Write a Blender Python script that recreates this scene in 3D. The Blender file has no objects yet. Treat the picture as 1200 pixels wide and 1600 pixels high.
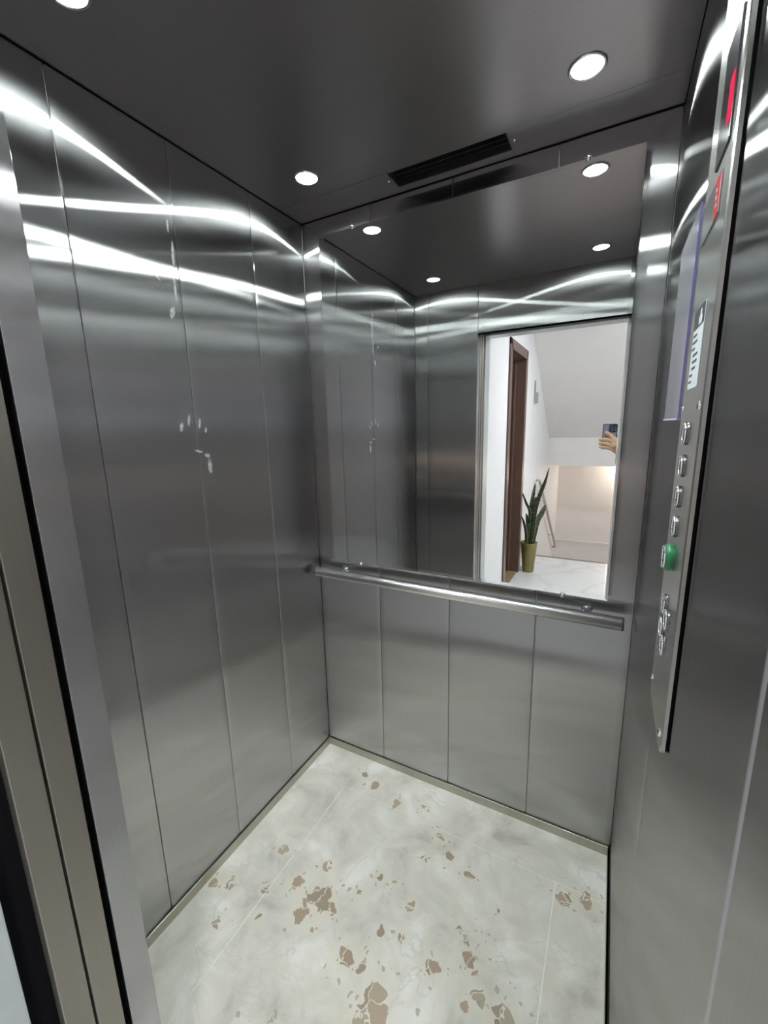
import bpy, bmesh, math, random
from mathutils import Vector, Matrix
random.seed(4)
S = bpy.context.scene
COL = S.collection

# ------------------------------------------------------------------ camera, world, exposure
CAM = Vector((1.087, -1.400, 1.467))
M3 = Matrix(((0.880023, -0.46925359, -0.07321609),
             (0.47437191, 0.86100061, 0.18343728),
             (-0.0230395, -0.19616068, 0.98030106)))      # columns: right, forward, up
right, fwd, up = M3.col[0], M3.col[1], M3.col[2]
cd = bpy.data.cameras.new('camera')
cam = bpy.data.objects.new('camera', cd)
COL.objects.link(cam)
cam.matrix_world = Matrix(((right.x, up.x, -fwd.x, CAM.x),
                           (right.y, up.y, -fwd.y, CAM.y),
                           (right.z, up.z, -fwd.z, CAM.z),
                           (0, 0, 0, 1)))
cd.sensor_fit = 'VERTICAL'
cd.sensor_height = 36.0
cd.lens = 654.49 / 1600 * 36.0
cd.clip_start = 0.01
S.camera = cam

w = bpy.data.worlds.new('world')
S.world = w
w.use_nodes = True
w.node_tree.nodes['Background'].inputs[0].default_value = (0.9, 0.95, 1, 1)
w.node_tree.nodes['Background'].inputs[1].default_value = 0.02

S.view_settings.view_transform = 'Standard'
S.view_settings.look = 'None'
S.view_settings.gamma = 1.0
S.view_settings.use_curve_mapping = False
S.view_settings.exposure = 0.0
cy = S.cycles
cy.max_bounces = 16
cy.glossy_bounces = 12
cy.diffuse_bounces = 6
cy.transmission_bounces = 8
cy.sample_clamp_indirect = 8.0
cy.blur_glossy = 0.2
cy.use_denoising = True

DOWNLIGHT = 3100.0
LANDING_LAMP = 125.0
STAIR_LAMP = 225.0

# ------------------------------------------------------------------ cab measures (metres)
W, H = 1.181, 2.2207
FRONT = -1.080                       # inner face of the cab's front wall
JAMB = 0.382                         # left side of the door opening
OPEN_H = 1.972

# ------------------------------------------------------------------ material helpers
def mat(name):
    m = bpy.data.materials.new(name)
    m.use_nodes = True
    return m, m.node_tree, m.node_tree.nodes['Principled BSDF']

def N(nt, t, **kw):
    n = nt.nodes.new(t)
    for k, v in kw.items():
        if k in n.inputs.keys() if isinstance(k, str) else False:
            n.inputs[k].default_value = v
        else:
            setattr(n, k, v)
    return n

def L(nt, a, b):
    nt.links.new(a, b)

def ramp(nt, stops, interp='LINEAR'):
    r = nt.nodes.new('ShaderNodeValToRGB')
    r.color_ramp.interpolation = interp
    e = r.color_ramp.elements
    while len(e) < len(stops):
        e.new(0.5)
    for el, (p, c) in zip(e, stops):
        el.position = p
        el.color = (c[0], c[1], c[2], 1) if not isinstance(c, (int, float)) else (c, c, c, 1)
    return r

def math_n(nt, op, a, b=None, clamp=False):
    n = nt.nodes.new('ShaderNodeMath')
    n.operation = op
    n.use_clamp = clamp
    for i, v in enumerate((a, b)):
        if v is None:
            continue
        if isinstance(v, (int, float)):
            n.inputs[i].default_value = v
        else:
            nt.links.new(v, n.inputs[i])
    return n.outputs[0]

def mixc(nt, fac, a, b):
    n = nt.nodes.new('ShaderNodeMix')
    n.data_type = 'RGBA'
    for i, v in ((0, fac), (6, a), (7, b)):
        if isinstance(v, (int, float)):
            n.inputs[i].default_value = v
        elif isinstance(v, tuple):
            n.inputs[i].default_value = (v[0], v[1], v[2], 1)
        else:
            nt.links.new(v, n.inputs[i])
    return n.outputs[2]

def simple(name, color, rough=0.5, metal=0.0, var=0.06, scale=30.0, **kw):
    """plain material with a faint procedural mottling"""
    m, nt, b = mat(name)
    tc = N(nt, 'ShaderNodeTexCoord')
    no = N(nt, 'ShaderNodeTexNoise')
    no.inputs['Scale'].default_value = scale
    no.inputs['Detail'].default_value = 3
    L(nt, tc.outputs['Object'], no.inputs['Vector'])
    c0 = tuple(c * (1 - var) for c in color)
    c1 = tuple(min(1, c * (1 + var)) for c in color)
    r = ramp(nt, [(0.3, c0), (0.7, c1)])
    L(nt, no.outputs['Fac'], r.inputs[0])
    L(nt, r.outputs[0], b.inputs['Base Color'])
    b.inputs['Roughness'].default_value = rough
    b.inputs['Metallic'].default_value = metal
    for k, v in kw.items():
        b.inputs[k].default_value = v
    return m

def emit(name, color, strength):
    m = bpy.data.materials.new(name)
    m.use_nodes = True
    nt = m.node_tree
    nt.nodes.remove(nt.nodes['Principled BSDF'])
    e = nt.nodes.new('ShaderNodeEmission')
    e.inputs[0].default_value = (*color, 1)
    e.inputs[1].default_value = strength
    nt.links.new(e.outputs[0], nt.nodes['Material Output'].inputs[0])
    return m

def brushed(name, color, rough, aniso, along=None, grooves=None, smudges=(), grain=(220, 220, 1.5), streak=0.02):
    """sheet steel brushed upright: reflections smear sideways along the sheet (tangent = normal x up)"""
    m, nt, b = mat(name)
    geo = N(nt, 'ShaderNodeNewGeometry')
    if along is None:
        cr = N(nt, 'ShaderNodeVectorMath', operation='CROSS_PRODUCT')
        L(nt, geo.outputs['True Normal'], cr.inputs[0])
        cr.inputs[1].default_value = (0, 0, 1)
        nm = N(nt, 'ShaderNodeVectorMath', operation='NORMALIZE')
        L(nt, cr.outputs[0], nm.inputs[0])
        L(nt, nm.outputs[0], b.inputs['Tangent'])
        T = nm.outputs[0]
    else:
        cx = N(nt, 'ShaderNodeCombineXYZ')
        for i in range(3):
            cx.inputs[i].default_value = along[i]
        L(nt, cx.outputs[0], b.inputs['Tangent'])
        T = cx.outputs[0]
    mp = N(nt, 'ShaderNodeMapping')
    mp.inputs['Scale'].default_value = grain
    L(nt, geo.outputs['Position'], mp.inputs['Vector'])
    no = N(nt, 'ShaderNodeTexNoise')
    no.inputs['Scale'].default_value = 1.0
    no.inputs['Detail'].default_value = 4
    L(nt, mp.outputs[0], no.inputs['Vector'])
    c0 = tuple(c * (1 - streak) for c in color)
    c1 = tuple(min(1, c * (1 + streak)) for c in color)
    r = ramp(nt, [(0.3, c0), (0.7, c1)])
    L(nt, no.outputs['Fac'], r.inputs[0])
    b.inputs['Metallic'].default_value = 1
    b.inputs['Anisotropic'].default_value = aniso
    b.distribution = 'GGX'
    # handling wear: roughness drifts a little over the sheet
    n2 = N(nt, 'ShaderNodeTexNoise')
    n2.inputs['Scale'].default_value = 2.3
    n2.inputs['Detail'].default_value = 2
    L(nt, geo.outputs['Position'], n2.inputs['Vector'])
    ro = math_n(nt, 'MULTIPLY_ADD', n2.outputs['Fac'], 0.06)
    ro.node.inputs[2].default_value = rough - 0.03
    col = r.outputs[0]
    fac = None
    for (cx_, cy_, cz_, ry, rz, tilt) in smudges:
        sub = N(nt, 'ShaderNodeVectorMath', operation='SUBTRACT')
        L(nt, geo.outputs['Position'], sub.inputs[0])
        sub.inputs[1].default_value = (cx_, cy_, cz_)
        rot = N(nt, 'ShaderNodeVectorRotate', rotation_type='X_AXIS')
        rot.inputs['Angle'].default_value = tilt
        L(nt, sub.outputs[0], rot.inputs['Vector'])
        sc = N(nt, 'ShaderNodeVectorMath', operation='MULTIPLY')
        sc.inputs[1].default_value = (0, 1 / ry, 1 / rz)
        L(nt, rot.outputs[0], sc.inputs[0])
        ln = N(nt, 'ShaderNodeVectorMath', operation='LENGTH')
        L(nt, sc.outputs[0], ln.inputs[0])
        f = math_n(nt, 'SUBTRACT', 1.0, ln.outputs['Value'], clamp=True)
        fac = f if fac is None else math_n(nt, 'MAXIMUM', fac, f)
    if fac is not None:
        n3 = N(nt, 'ShaderNodeTexNoise')
        n3.inputs['Scale'].default_value = 120
        L(nt, geo.outputs['Position'], n3.inputs['Vector'])
        fac = math_n(nt, 'MULTIPLY', math_n(nt, 'MULTIPLY', fac, 2.2, clamp=True), n3.outputs['Fac'])
        fac = math_n(nt, 'MULTIPLY', fac, 0.62, clamp=True)
        col = mixc(nt, fac, col, (0.72, 0.74, 0.74))
        if grooves is None:
            L(nt, math_n(nt, 'SUBTRACT', 1.0, fac), b.inputs['Metallic'])
    if grooves is not None:
        # long fine grooves: wide scatter across them, almost none along; plus a share of wider haze
        across, core, hz, hmix = grooves
        def lobe(ay):
            g = N(nt, 'ShaderNodeBsdfAnisotropic')
            g.distribution = 'BECKMANN'
            g.inputs['Anisotropy'].default_value = math.sqrt(ay / across) - 1
            g.inputs['Roughness'].default_value = (across * ay) ** 0.25
            L(nt, col, g.inputs['Color'])
            L(nt, T, g.inputs['Tangent'])
            return g.outputs[0]
        mx = N(nt, 'ShaderNodeMixShader')
        mx.inputs[0].default_value = hmix
        L(nt, lobe(core), mx.inputs[1])
        L(nt, lobe(hz), mx.inputs[2])
        out = mx.outputs[0]
        if fac is not None:
            df = N(nt, 'ShaderNodeBsdfDiffuse')
            L(nt, col, df.inputs['Color'])
            m2 = N(nt, 'ShaderNodeMixShader')
            L(nt, fac, m2.inputs[0])
            L(nt, out, m2.inputs[1])
            L(nt, df.outputs[0], m2.inputs[2])
            out = m2.outputs[0]
        nt.nodes.remove(b)
        L(nt, out, nt.nodes['Material Output'].inputs[0])
        return m
    L(nt, col, b.inputs['Base Color'])
    L(nt, ro, b.inputs['Roughness'])
    return m

SMUDGE = [(0, -.600, 1.484, .007, .018, .25), (0, -.574, 1.502, .006, .022, .2), (0, -.539, 1.493, .006, .020, .2),
          (0, -.519, 1.474, .005, .012, .2), (0, -.552, 1.412, .018, .005, .25), (0, -.523, 1.398, .014, .008, .3),
          (0, -.517, 1.365, .010, .030, 0),
          (0, -.573, 2.010, .004, .022, 0), (0, -.566, 1.940, .006, .045, 0.05), (0, -.571, 1.860, .005, .05, 0),
          (0, -.588, 1.790, .010, .022, .3), (0, -.62, 1.87, .012, .004, .8)]
STEEL = brushed('brushed_steel', (0.465, 0.46, 0.465), 0.135, 1.0, grooves=(.44, .0080, .065, .065))
STEEL_LEFT = brushed('brushed_steel_smudged', (0.465, 0.46, 0.465), 0.135, 1.0, grooves=(.44, .0080, .065, .065), smudges=SMUDGE)
STEEL_CEIL = brushed('ceiling_steel', (0.34, 0.315, 0.325), 0.30, 0.6, along=(0, 1, 0), grain=(1.5, 220, 220))
STEEL_DOOR = brushed('door_leaf_steel', (0.36, 0.335, 0.29), 0.42, 0.75)
STEEL_SKIRT = brushed('skirting_steel', (0.47, 0.455, 0.40), 0.34, 0.2, streak=0.05)
PANEL_STEEL = brushed('control_panel_steel', (0.56, 0.55, 0.52), 0.26, 0.8)
CHROME = simple('chrome', (0.80, 0.81, 0.82), 0.10, 1.0, 0.03, 60)
RAIL = simple('rail_steel', (0.74, 0.75, 0.76), 0.14, 1.0, 0.04, 40)
RAIL_TUBE = brushed('rail_tube_steel', (0.88, 0.88, 0.87), 0.13, 1.0, along=(1, 0, 0), grooves=(.45, .012, .06, .1), grain=(8, 200, 200))
SEAM = simple('seam_steel', (0.33, 0.33, 0.33), 0.45, 1.0, 0.03, 40)
BLACK = simple('black_plastic', (0.012, 0.012, 0.013), 0.45)
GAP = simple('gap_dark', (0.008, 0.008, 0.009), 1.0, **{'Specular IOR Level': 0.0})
MIRROR = simple('mirror_silver', (0.83, 0.85, 0.84), 0.004, 1.0, 0.0, 3)
MIRROR_EDGE = simple('mirror_edge', (0.70, 0.80, 0.78), 0.12, 1.0, 0.05, 30)
WALL_WHITE = simple('wall_paint_white', (0.80, 0.80, 0.81), 0.65, 0, 0.015, 6)
WALL_STAIR = simple('wall_paint_stair', (0.78, 0.76, 0.75), 0.7, 0, 0.02, 5)
FRAME_GREY = simple('landing_frame_paint', (0.50, 0.53, 0.54), 0.35, 0.3, 0.03, 20)
NOSING = simple('stair_nosing', (0.16, 0.10, 0.08), 0.5)
LAMP_COOL = emit('downlight_glow', (0.90, 1.0, 0.98), DOWNLIGHT)
LAMP_LENS = emit('downlight_lens_glow', (0.92, 1.0, 0.98), 14.0)
LAMP_HALL = emit('landing_lamp_glow', (0.96, 0.98, 1.0), LANDING_LAMP)
LAMP_WARM = emit('stair_lamp_glow', (1.0, 0.82, 0.67), STAIR_LAMP)

# ---- marble with brown breccia fragments
FRAGS = [(.354, -.568, .062), (.276, -.569, .030), (.077, -.672, .022), (.026, -.693, .022), (.416, -.590, .028),
         (.527, -.662, .040), (.585, -.560, .024), (.650, -.541, .022), (.796, -.451, .024), (.836, -.500, .055),
         (.812, -.470, .020), (.751, -.567, .030), (.639, -.694, .050), (.646, -.745, .070), (.580, -.66, .022),
         (.313, -.120, .028), (.246, -.087, .024), (.437, -.158, .030), (.643, -.207, .030), (.698, -.257, .028),
         (.530, -.118, .02), (1.054, -.220, .040), (1.122, -.191, .034), (.330, -.483, .026), (.887, -.575, .032),
         (.946, -.590, .050), (.856, -.600, .022), (.632, -.459, .018), (.775, -.288, .020), (.158, -.497, .030),
         (.137, -.774, .028), (.511, -.425, .020), (.346, -.637, .036), (.40, -.655, .020), (.30, -.50, .02),
         (.47, -.50, .018), (.56, -.42, .016), (.62, -.30, .018), (.20, -.63, .018), (.23, -.70, .022), (.88, -.35, .016),
         (.42, -.93, .05), (.70, -.92, .05), (.95, -.80, .05), (1.1, -.6, .03)]
def marble():
    m, nt, b = mat('cream_breccia_marble')
    geo = N(nt, 'ShaderNodeNewGeometry')
    P = geo.outputs['Position']
    # warped coordinates
    wn = N(nt, 'ShaderNodeTexNoise')
    wn.inputs['Scale'].default_value = 26
    wn.inputs['Detail'].default_value = 4
    L(nt, P, wn.inputs['Vector'])
    wv = N(nt, 'ShaderNodeVectorMath', operation='SUBTRACT')
    L(nt, wn.outputs['Color'], wv.inputs[0])
    wv.inputs[1].default_value = (.5, .5, .5)
    ws = N(nt, 'ShaderNodeVectorMath', operation='SCALE')
    L(nt, wv.outputs[0], ws.inputs[0])
    ws.inputs['Scale'].default_value = 0.05
    wp = N(nt, 'ShaderNodeVectorMath', operation='ADD')
    L(nt, P, wp.inputs[0])
    L(nt, ws.outputs[0], wp.inputs[1])
    WP = wp.outputs[0]
    # soft grey/cream clouds
    cl = N(nt, 'ShaderNodeTexNoise')
    cl.inputs['Scale'].default_value = 5.5
    cl.inputs['Detail'].default_value = 7
    cl.inputs['Roughness'].default_value = 0.58
    cl.inputs['Distortion'].default_value = 0.6
    L(nt, P, cl.inputs['Vector'])
    r1 = ramp(nt, [(0.34, (.44, .42, .375)), (0.45, (.57, .55, .49)), (0.55, (.64, .615, .55)), (0.66, (.74, .72, .675))])
    L(nt, cl.outputs['Fac'], r1.inputs[0])
    cl2 = N(nt, 'ShaderNodeTexNoise')
    cl2.inputs['Scale'].default_value = 9
    cl2.inputs['Detail'].default_value = 5
    mp = N(nt, 'ShaderNodeMapping')
    mp.inputs['Location'].default_value = (3, 7, 0)
    L(nt, WP, mp.inputs['Vector'])
    L(nt, mp.outputs[0], cl2.inputs['Vector'])
    r2 = ramp(nt, [(0.56, 0.0), (0.70, 0.75)])
    L(nt, cl2.outputs['Fac'], r2.inputs[0])
    base = mixc(nt, r2.outputs[0], r1.outputs[0], (.60, .56, .47))
    # fine veins
    vn = N(nt, 'ShaderNodeTexNoise')
    vn.inputs['Scale'].default_value = 3.2
    vn.inputs['Detail'].default_value = 6
    vn.inputs['Distortion'].default_value = 1.2
    L(nt, P, vn.inputs['Vector'])
    va = math_n(nt, 'ABSOLUTE', math_n(nt, 'SUBTRACT', vn.outputs['Fac'], 0.5))
    r3 = ramp(nt, [(0.0, 0.55), (0.012, 0.0)])
    L(nt, va, r3.inputs[0])
    base = mixc(nt, r3.outputs[0], base, (.50, .49, .47))
    # breccia fragments round given centres
    dmin = None
    for (x, y, r) in FRAGS:
        d = N(nt, 'ShaderNodeVectorMath', operation='DISTANCE')
        L(nt, WP, d.inputs[0])
        d.inputs[1].default_value = (x, y, 0)
        q = math_n(nt, 'DIVIDE', d.outputs['Value'], r * .80)
        dmin = q if dmin is None else math_n(nt, 'MINIMUM', dmin, q)
    vor = N(nt, 'ShaderNodeTexVoronoi', feature='DISTANCE_TO_EDGE')
    vor.inputs['Scale'].default_value = 21
    L(nt, WP, vor.inputs['Vector'])
    voc = N(nt, 'ShaderNodeTexVoronoi', feature='F1')
    voc.inputs['Scale'].default_value = 21
    L(nt, WP, voc.inputs['Vector'])
    sep = N(nt, 'ShaderNodeSeparateColor')
    L(nt, voc.outputs['Color'], sep.inputs[0])
    inside = math_n(nt, 'LESS_THAN', math_n(nt, 'ADD', dmin, math_n(nt, 'MULTIPLY', sep.outputs[0], 0.55)), 1.0)
    solid = math_n(nt, 'GREATER_THAN', vor.outputs['Distance'], 0.028)
    frag = math_n(nt, 'MULTIPLY', inside, solid)
    halo = math_n(nt, 'MULTIPLY', math_n(nt, 'SUBTRACT', 2.1, dmin, clamp=True), 0.55)
    base = mixc(nt, halo, base, (.64, .60, .51))
    fc = ramp(nt, [(0.0, (.26, .21, .15)), (0.4, (.33, .245, .17)), (0.7, (.37, .28, .20)), (1.0, (.36, .32, .24))])
    L(nt, sep.outputs[1], fc.inputs[0])
    base = mixc(nt, math_n(nt, 'MULTIPLY', frag, 0.92), base, fc.outputs[0])
    # scattered specks
    sp = N(nt, 'ShaderNodeTexVoronoi', feature='F1')
    sp.inputs['Scale'].default_value = 55
    L(nt, WP, sp.inputs['Vector'])
    ss = N(nt, 'ShaderNodeSeparateColor')
    L(nt, sp.outputs['Color'], ss.inputs[0])
    spot = math_n(nt, 'MULTIPLY', math_n(nt, 'LESS_THAN', sp.outputs['Distance'], 0.30),
                  math_n(nt, 'MULTIPLY', math_n(nt, 'GREATER_THAN', ss.outputs[0], 0.70),
                         math_n(nt, 'LESS_THAN', dmin, 2.3)))
    base = mixc(nt, math_n(nt, 'MULTIPLY', spot, 0.7), base, (.34, .29, .22))
    L(nt, base, b.inputs['Base Color'])
    b.inputs['Roughness'].default_value = 0.16
    b.inputs['Specular IOR Level'].default_value = 0.45
    return m
MARBLE = marble()
GROUT = simple('grout_white', (.76, .75, .71), 0.6)

def hall_marble():
    m, nt, b = mat('pale_veined_marble')
    geo = N(nt, 'ShaderNodeNewGeometry')
    n1 = N(nt, 'ShaderNodeTexNoise')
    n1.inputs['Scale'].default_value = 1.7
    n1.inputs['Detail'].default_value = 6
    n1.inputs['Distortion'].default_value = 1.4
    L(nt, geo.outputs['Position'], n1.inputs['Vector'])
    a = math_n(nt, 'ABSOLUTE', math_n(nt, 'SUBTRACT', n1.outputs['Fac'], 0.5))
    r = ramp(nt, [(0.0, (.55, .56, .56)), (0.02, (.64, .65, .65)), (0.10, (.68, .69, .69))])
    L(nt, a, r.inputs[0])
    L(nt, r.outputs[0], b.inputs['Base Color'])
    b.inputs['Roughness'].default_value = 0.22
    return m
HALL_MARBLE = hall_marble()

def wood(name, c0, c1, rough=0.35):
    m, nt, b = mat(name)
    tc = N(nt, 'ShaderNodeTexCoord')
    mp = N(nt, 'ShaderNodeMapping')
    mp.inputs['Scale'].default_value = (18, 18, 1.2)
    L(nt, tc.outputs['Object'], mp.inputs['Vector'])
    n1 = N(nt, 'ShaderNodeTexNoise')
    n1.inputs['Scale'].default_value = 2
    n1.inputs['Detail'].default_value = 6
    n1.inputs['Distortion'].default_value = 0.8
    L(nt, mp.outputs[0], n1.inputs['Vector'])
    r = ramp(nt, [(0.3, c0), (0.7, c1)])
    L(nt, n1.outputs['Fac'], r.inputs[0])
    L(nt, r.outputs[0], b.inputs['Base Color'])
    b.inputs['Roughness'].default_value = rough
    return m
DOOR_WOOD = wood('door_dark_wood', (.052, .024, .018), (.085, .042, .032))
CASING_WOOD = wood('casing_brown_wood', (.105, .062, .046), (.15, .092, .07))
THRESHOLD_WOOD = wood('threshold_tan_wood', (.27, .17, .10), (.36, .24, .15))

# ------------------------------------------------------------------ mesh helpers
def link(name, bm, mats, parent=None, smooth=False, bevel=0.0, loc=None):
    me = bpy.data.meshes.new(name)
    bmesh.ops.recalc_face_normals(bm, faces=bm.faces)
    bm.to_mesh(me)
    bm.free()
    for m in (mats if isinstance(mats, (list, tuple)) else [mats]):
        me.materials.append(m)
    o = bpy.data.objects.new(name, me)
    COL.objects.link(o)
    if smooth:
        for p in me.polygons:
            p.use_smooth = True
    if bevel:
        b = o.modifiers.new('bevel', 'BEVEL')
        b.width = bevel
        b.segments = 2
        b.limit_method = 'ANGLE'
    if loc is not None:
        o.location = loc
    if parent is not None:
        o.parent = parent
    return o

def box(bm, a, b, mi=0):
    x0, y0, z0 = (min(a[i], b[i]) for i in range(3))
    x1, y1, z1 = (max(a[i], b[i]) for i in range(3))
    v = [bm.verts.new(p) for p in ((x0, y0, z0), (x1, y0, z0), (x1, y1, z0), (x0, y1, z0),
                                   (x0, y0, z1), (x1, y0, z1), (x1, y1, z1), (x0, y1, z1))]
    for f in ((3, 2, 1, 0), (4, 5, 6, 7), (0, 1, 5, 4), (1, 2, 6, 5), (2, 3, 7, 6), (3, 0, 4, 7)):
        bm.faces.new([v[i] for i in f]).material_index = mi

def bx(*boxes):
    bm = bmesh.new()
    for b in boxes:
        box(bm, *b)
    return bm

def frame_of(axis):
    axis = Vector(axis).normalized()
    t = Vector((0, 0, 1)) if abs(axis.z) < 0.9 else Vector((1, 0, 0))
    u = axis.cross(t).normalized()
    return axis, u, axis.cross(u).normalized()

def lathe(bm, profile, centre=(0, 0, 0), axis=(0, 0, 1), n=32, mi=0, smooth=True):
    """profile: (radius, height) pairs along axis; radius 0 closes the end"""
    a, u, v = frame_of(axis)
    c = Vector(centre)
    rings = []
    for r, h in profile:
        if r <= 1e-7:
            rings.append([bm.verts.new(c + a * h)])
        else:
            rings.append([bm.verts.new(c + a * h + (u * math.cos(2 * math.pi * k / n) + v * math.sin(2 * math.pi * k / n)) * r)
                          for k in range(n)])
    for p, q in zip(rings, rings[1:]):
        for k in range(n):
            k2 = (k + 1) % n
            if len(p) == 1 and len(q) == 1:
                continue
            if len(p) == 1:
                f = bm.faces.new((p[0], q[k], q[k2]))
            elif len(q) == 1:
                f = bm.faces.new((p[k], p[k2], q[0]))
            else:
                f = bm.faces.new((p[k], p[k2], q[k2], q[k]))
            f.material_index = mi
            f.smooth = smooth

def tube(bm, pts, r, n=16, mi=0, cap=True):
    pts = [Vector(p) for p in pts]
    rings = []
    u = None
    for i, p in enumerate(pts):
        d = (pts[min(i + 1, len(pts) - 1)] - pts[max(i - 1, 0)]).normalized()
        if u is None:
            _, u, _ = frame_of(d)
        u = (u - d * u.dot(d)).normalized()
        v = d.cross(u)
        rr = r[i] if isinstance(r, (list, tuple)) else r
        rings.append([bm.verts.new(p + (u * math.cos(2 * math.pi * k / n) + v * math.sin(2 * math.pi * k / n)) * rr) for k in range(n)])
    for a, b in zip(rings, rings[1:]):
        for k in range(n):
            f = bm.faces.new((a[k], a[(k + 1) % n], b[(k + 1) % n], b[k]))
            f.smooth = True
            f.material_index = mi
    if cap:
        for rg in (rings[0][::-1], rings[-1]):
            bm.faces.new(rg).material_index = mi

def ring(bm, R, r, centre, axis, n=32, m=12, mi=0):
    a, u, v = frame_of(axis)
    c = Vector(centre)
    vs = []
    for i in range(n):
        t = 2 * math.pi * i / n
        d = u * math.cos(t) + v * math.sin(t)
        vs.append([bm.verts.new(c + d * (R + r * math.cos(2 * math.pi * j / m)) + a * (r * math.sin(2 * math.pi * j / m))) for j in range(m)])
    for i in range(n):
        for j in range(m):
            f = bm.faces.new((vs[i][j], vs[(i + 1) % n][j], vs[(i + 1) % n][(j + 1) % m], vs[i][(j + 1) % m]))
            f.smooth = True
            f.material_index = mi

def empty(name, loc, label, cat, group=None):
    o = bpy.data.objects.new(name, None)
    o.empty_display_size = 0.05
    o.location = loc
    COL.objects.link(o)
    return tag(o, label, cat, group)

def tag(o, label, cat, group=None):
    o['label'] = label
    o['category'] = cat
    if group:
        o['group'] = group
    return o

def part(name, bm, m, parent, **kw):
    """mesh given in world coordinates, kept in place under its parent"""
    loc = Vector(parent.location)
    p = parent.parent
    while p is not None:
        loc += Vector(p.location)
        p = p.parent
    bmesh.ops.translate(bm, verts=bm.verts, vec=-loc)
    return link(name, bm, m, parent, **kw)

def struct(o):
    o['kind'] = 'structure'
    return o

# ------------------------------------------------------------------ panelled sheet-steel walls
def panel_sheet(bm, origin, ud, nd, widths, z0, z1, seed, bow=0.0009, mi=0, gap=0.0014):
    """a row of upright steel panels; ud = direction along the wall, nd = into the cab"""
    rnd = random.Random(seed)
    o, ud, nd = Vector(origin), Vector(ud), Vector(nd)
    u0 = 0.0
    for wd in widths:
        a, b = u0 + gap / 2, u0 + wd - gap / 2
        n = 14
        us = [a, a + .0009, a + .0028] + [a + .0028 + (b - a - .0056) * i / n for i in range(1, n)] + [b - .0028, b - .0009, b]
        ph, ph2, am = rnd.uniform(0, 6), rnd.uniform(0, 6), rnd.uniform(.5, 1.1)
        nz = 40
        grid = []
        for j in range(nz + 1):
            z = z0 + (z1 - z0) * j / nz
            row = []
            for i, u in enumerate(us):
                t = (u - a) / (b - a)
                d = bow * am * (4 * t * (1 - t)) * (0.6 + 0.4 * math.sin(z * 2.1 + ph)) \
                    + 0.00035 * math.sin(z * 5.3 + ph2 + 2.0 * t) * math.sin(math.pi * t)
                e = min(i, len(us) - 1 - i)
                d += (-.0024, -.0005, 0)[e] if e < 2 else 0
                row.append(bm.verts.new(o + ud * u + nd * d + Vector((0, 0, z))))
            grid.append(row)
        for j in range(nz):
            for i in range(len(us) - 1):
                f = bm.faces.new((grid[j][i], grid[j][i + 1], grid[j + 1][i + 1], grid[j + 1][i]))
                f.smooth = True
                f.material_index = mi
        u0 += wd

def sheet_wall(name, m, rows, backing):
    """rows: argument lists for panel_sheet; backing: dark boxes behind the sheets"""
    bm = bmesh.new()
    for r in rows:
        panel_sheet(bm, *r)
    me_faces = len(bm.faces)
    bmesh.ops.recalc_face_normals(bm, faces=bm.faces)
    for b in backing:
        box(bm, *b, 1)
    me = bpy.data.meshes.new(name)
    bm.to_mesh(me)
    bm.free()
    me.materials.append(m)
    me.materials.append(SEAM)
    o = bpy.data.objects.new(name, me)
    COL.objects.link(o)
    return struct(o)

ZB, ZT = 0.0, H
sheet_wall('wall_left', STEEL_LEFT,
           [((0, 0, 0), (0, -1, 0), (1, 0, 0), (.264, .289, .271, 1.080 - .824), ZB, ZT, 1)],
           [((-.04, .04, -.02), (-.004, FRONT - .045, H + .02))])
sheet_wall('wall_back', STEEL,
           [((0, 0, 0), (1, 0, 0), (0, -1, 0), (.295, .297, .307, W - .899), ZB, ZT, 2)],
           [((-.004, .004, -.02), (W + .004, .04, H + .02))])
sheet_wall('wall_right', STEEL,
           [((W, 0, 0), (0, -1, 0), (-1, 0, 0), (.62, 1.080 - .62), ZB, ZT, 3, .0004)],
           [((W + .004, .04, -.02), (W + .04, FRONT, H + .02))])
sheet_wall('wall_front', STEEL,
           [((0, FRONT, 0), (1, 0, 0), (0, 1, 0), (.083, JAMB - .083), ZB, ZT, 5, .0008),
            ((JAMB, FRONT, 0), (1, 0, 0), (0, 1, 0), (W - JAMB,), OPEN_H, ZT, 6, .0008)],
           [((-.004, FRONT - .004, -.02), (JAMB - .004, FRONT - .040, H + .02)),
            ((JAMB - .004, FRONT - .004, OPEN_H + .003), (W + .04, FRONT - .040, H + .02))])
# reveals of the door opening
struct(link('trim_1', bx(((JAMB - .0035, FRONT - .0005, 0), (JAMB, FRONT - .046, OPEN_H))), STEEL, bevel=.0008))
struct(link('trim_2', bx(((W, FRONT - .006, 0), (W + .02, FRONT - .17, OPEN_H + .05))), STEEL, bevel=.001))
struct(link('trim_3', bx(((JAMB, FRONT - .001, OPEN_H), (W, FRONT - .046, OPEN_H + .0028))), STEEL))

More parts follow.
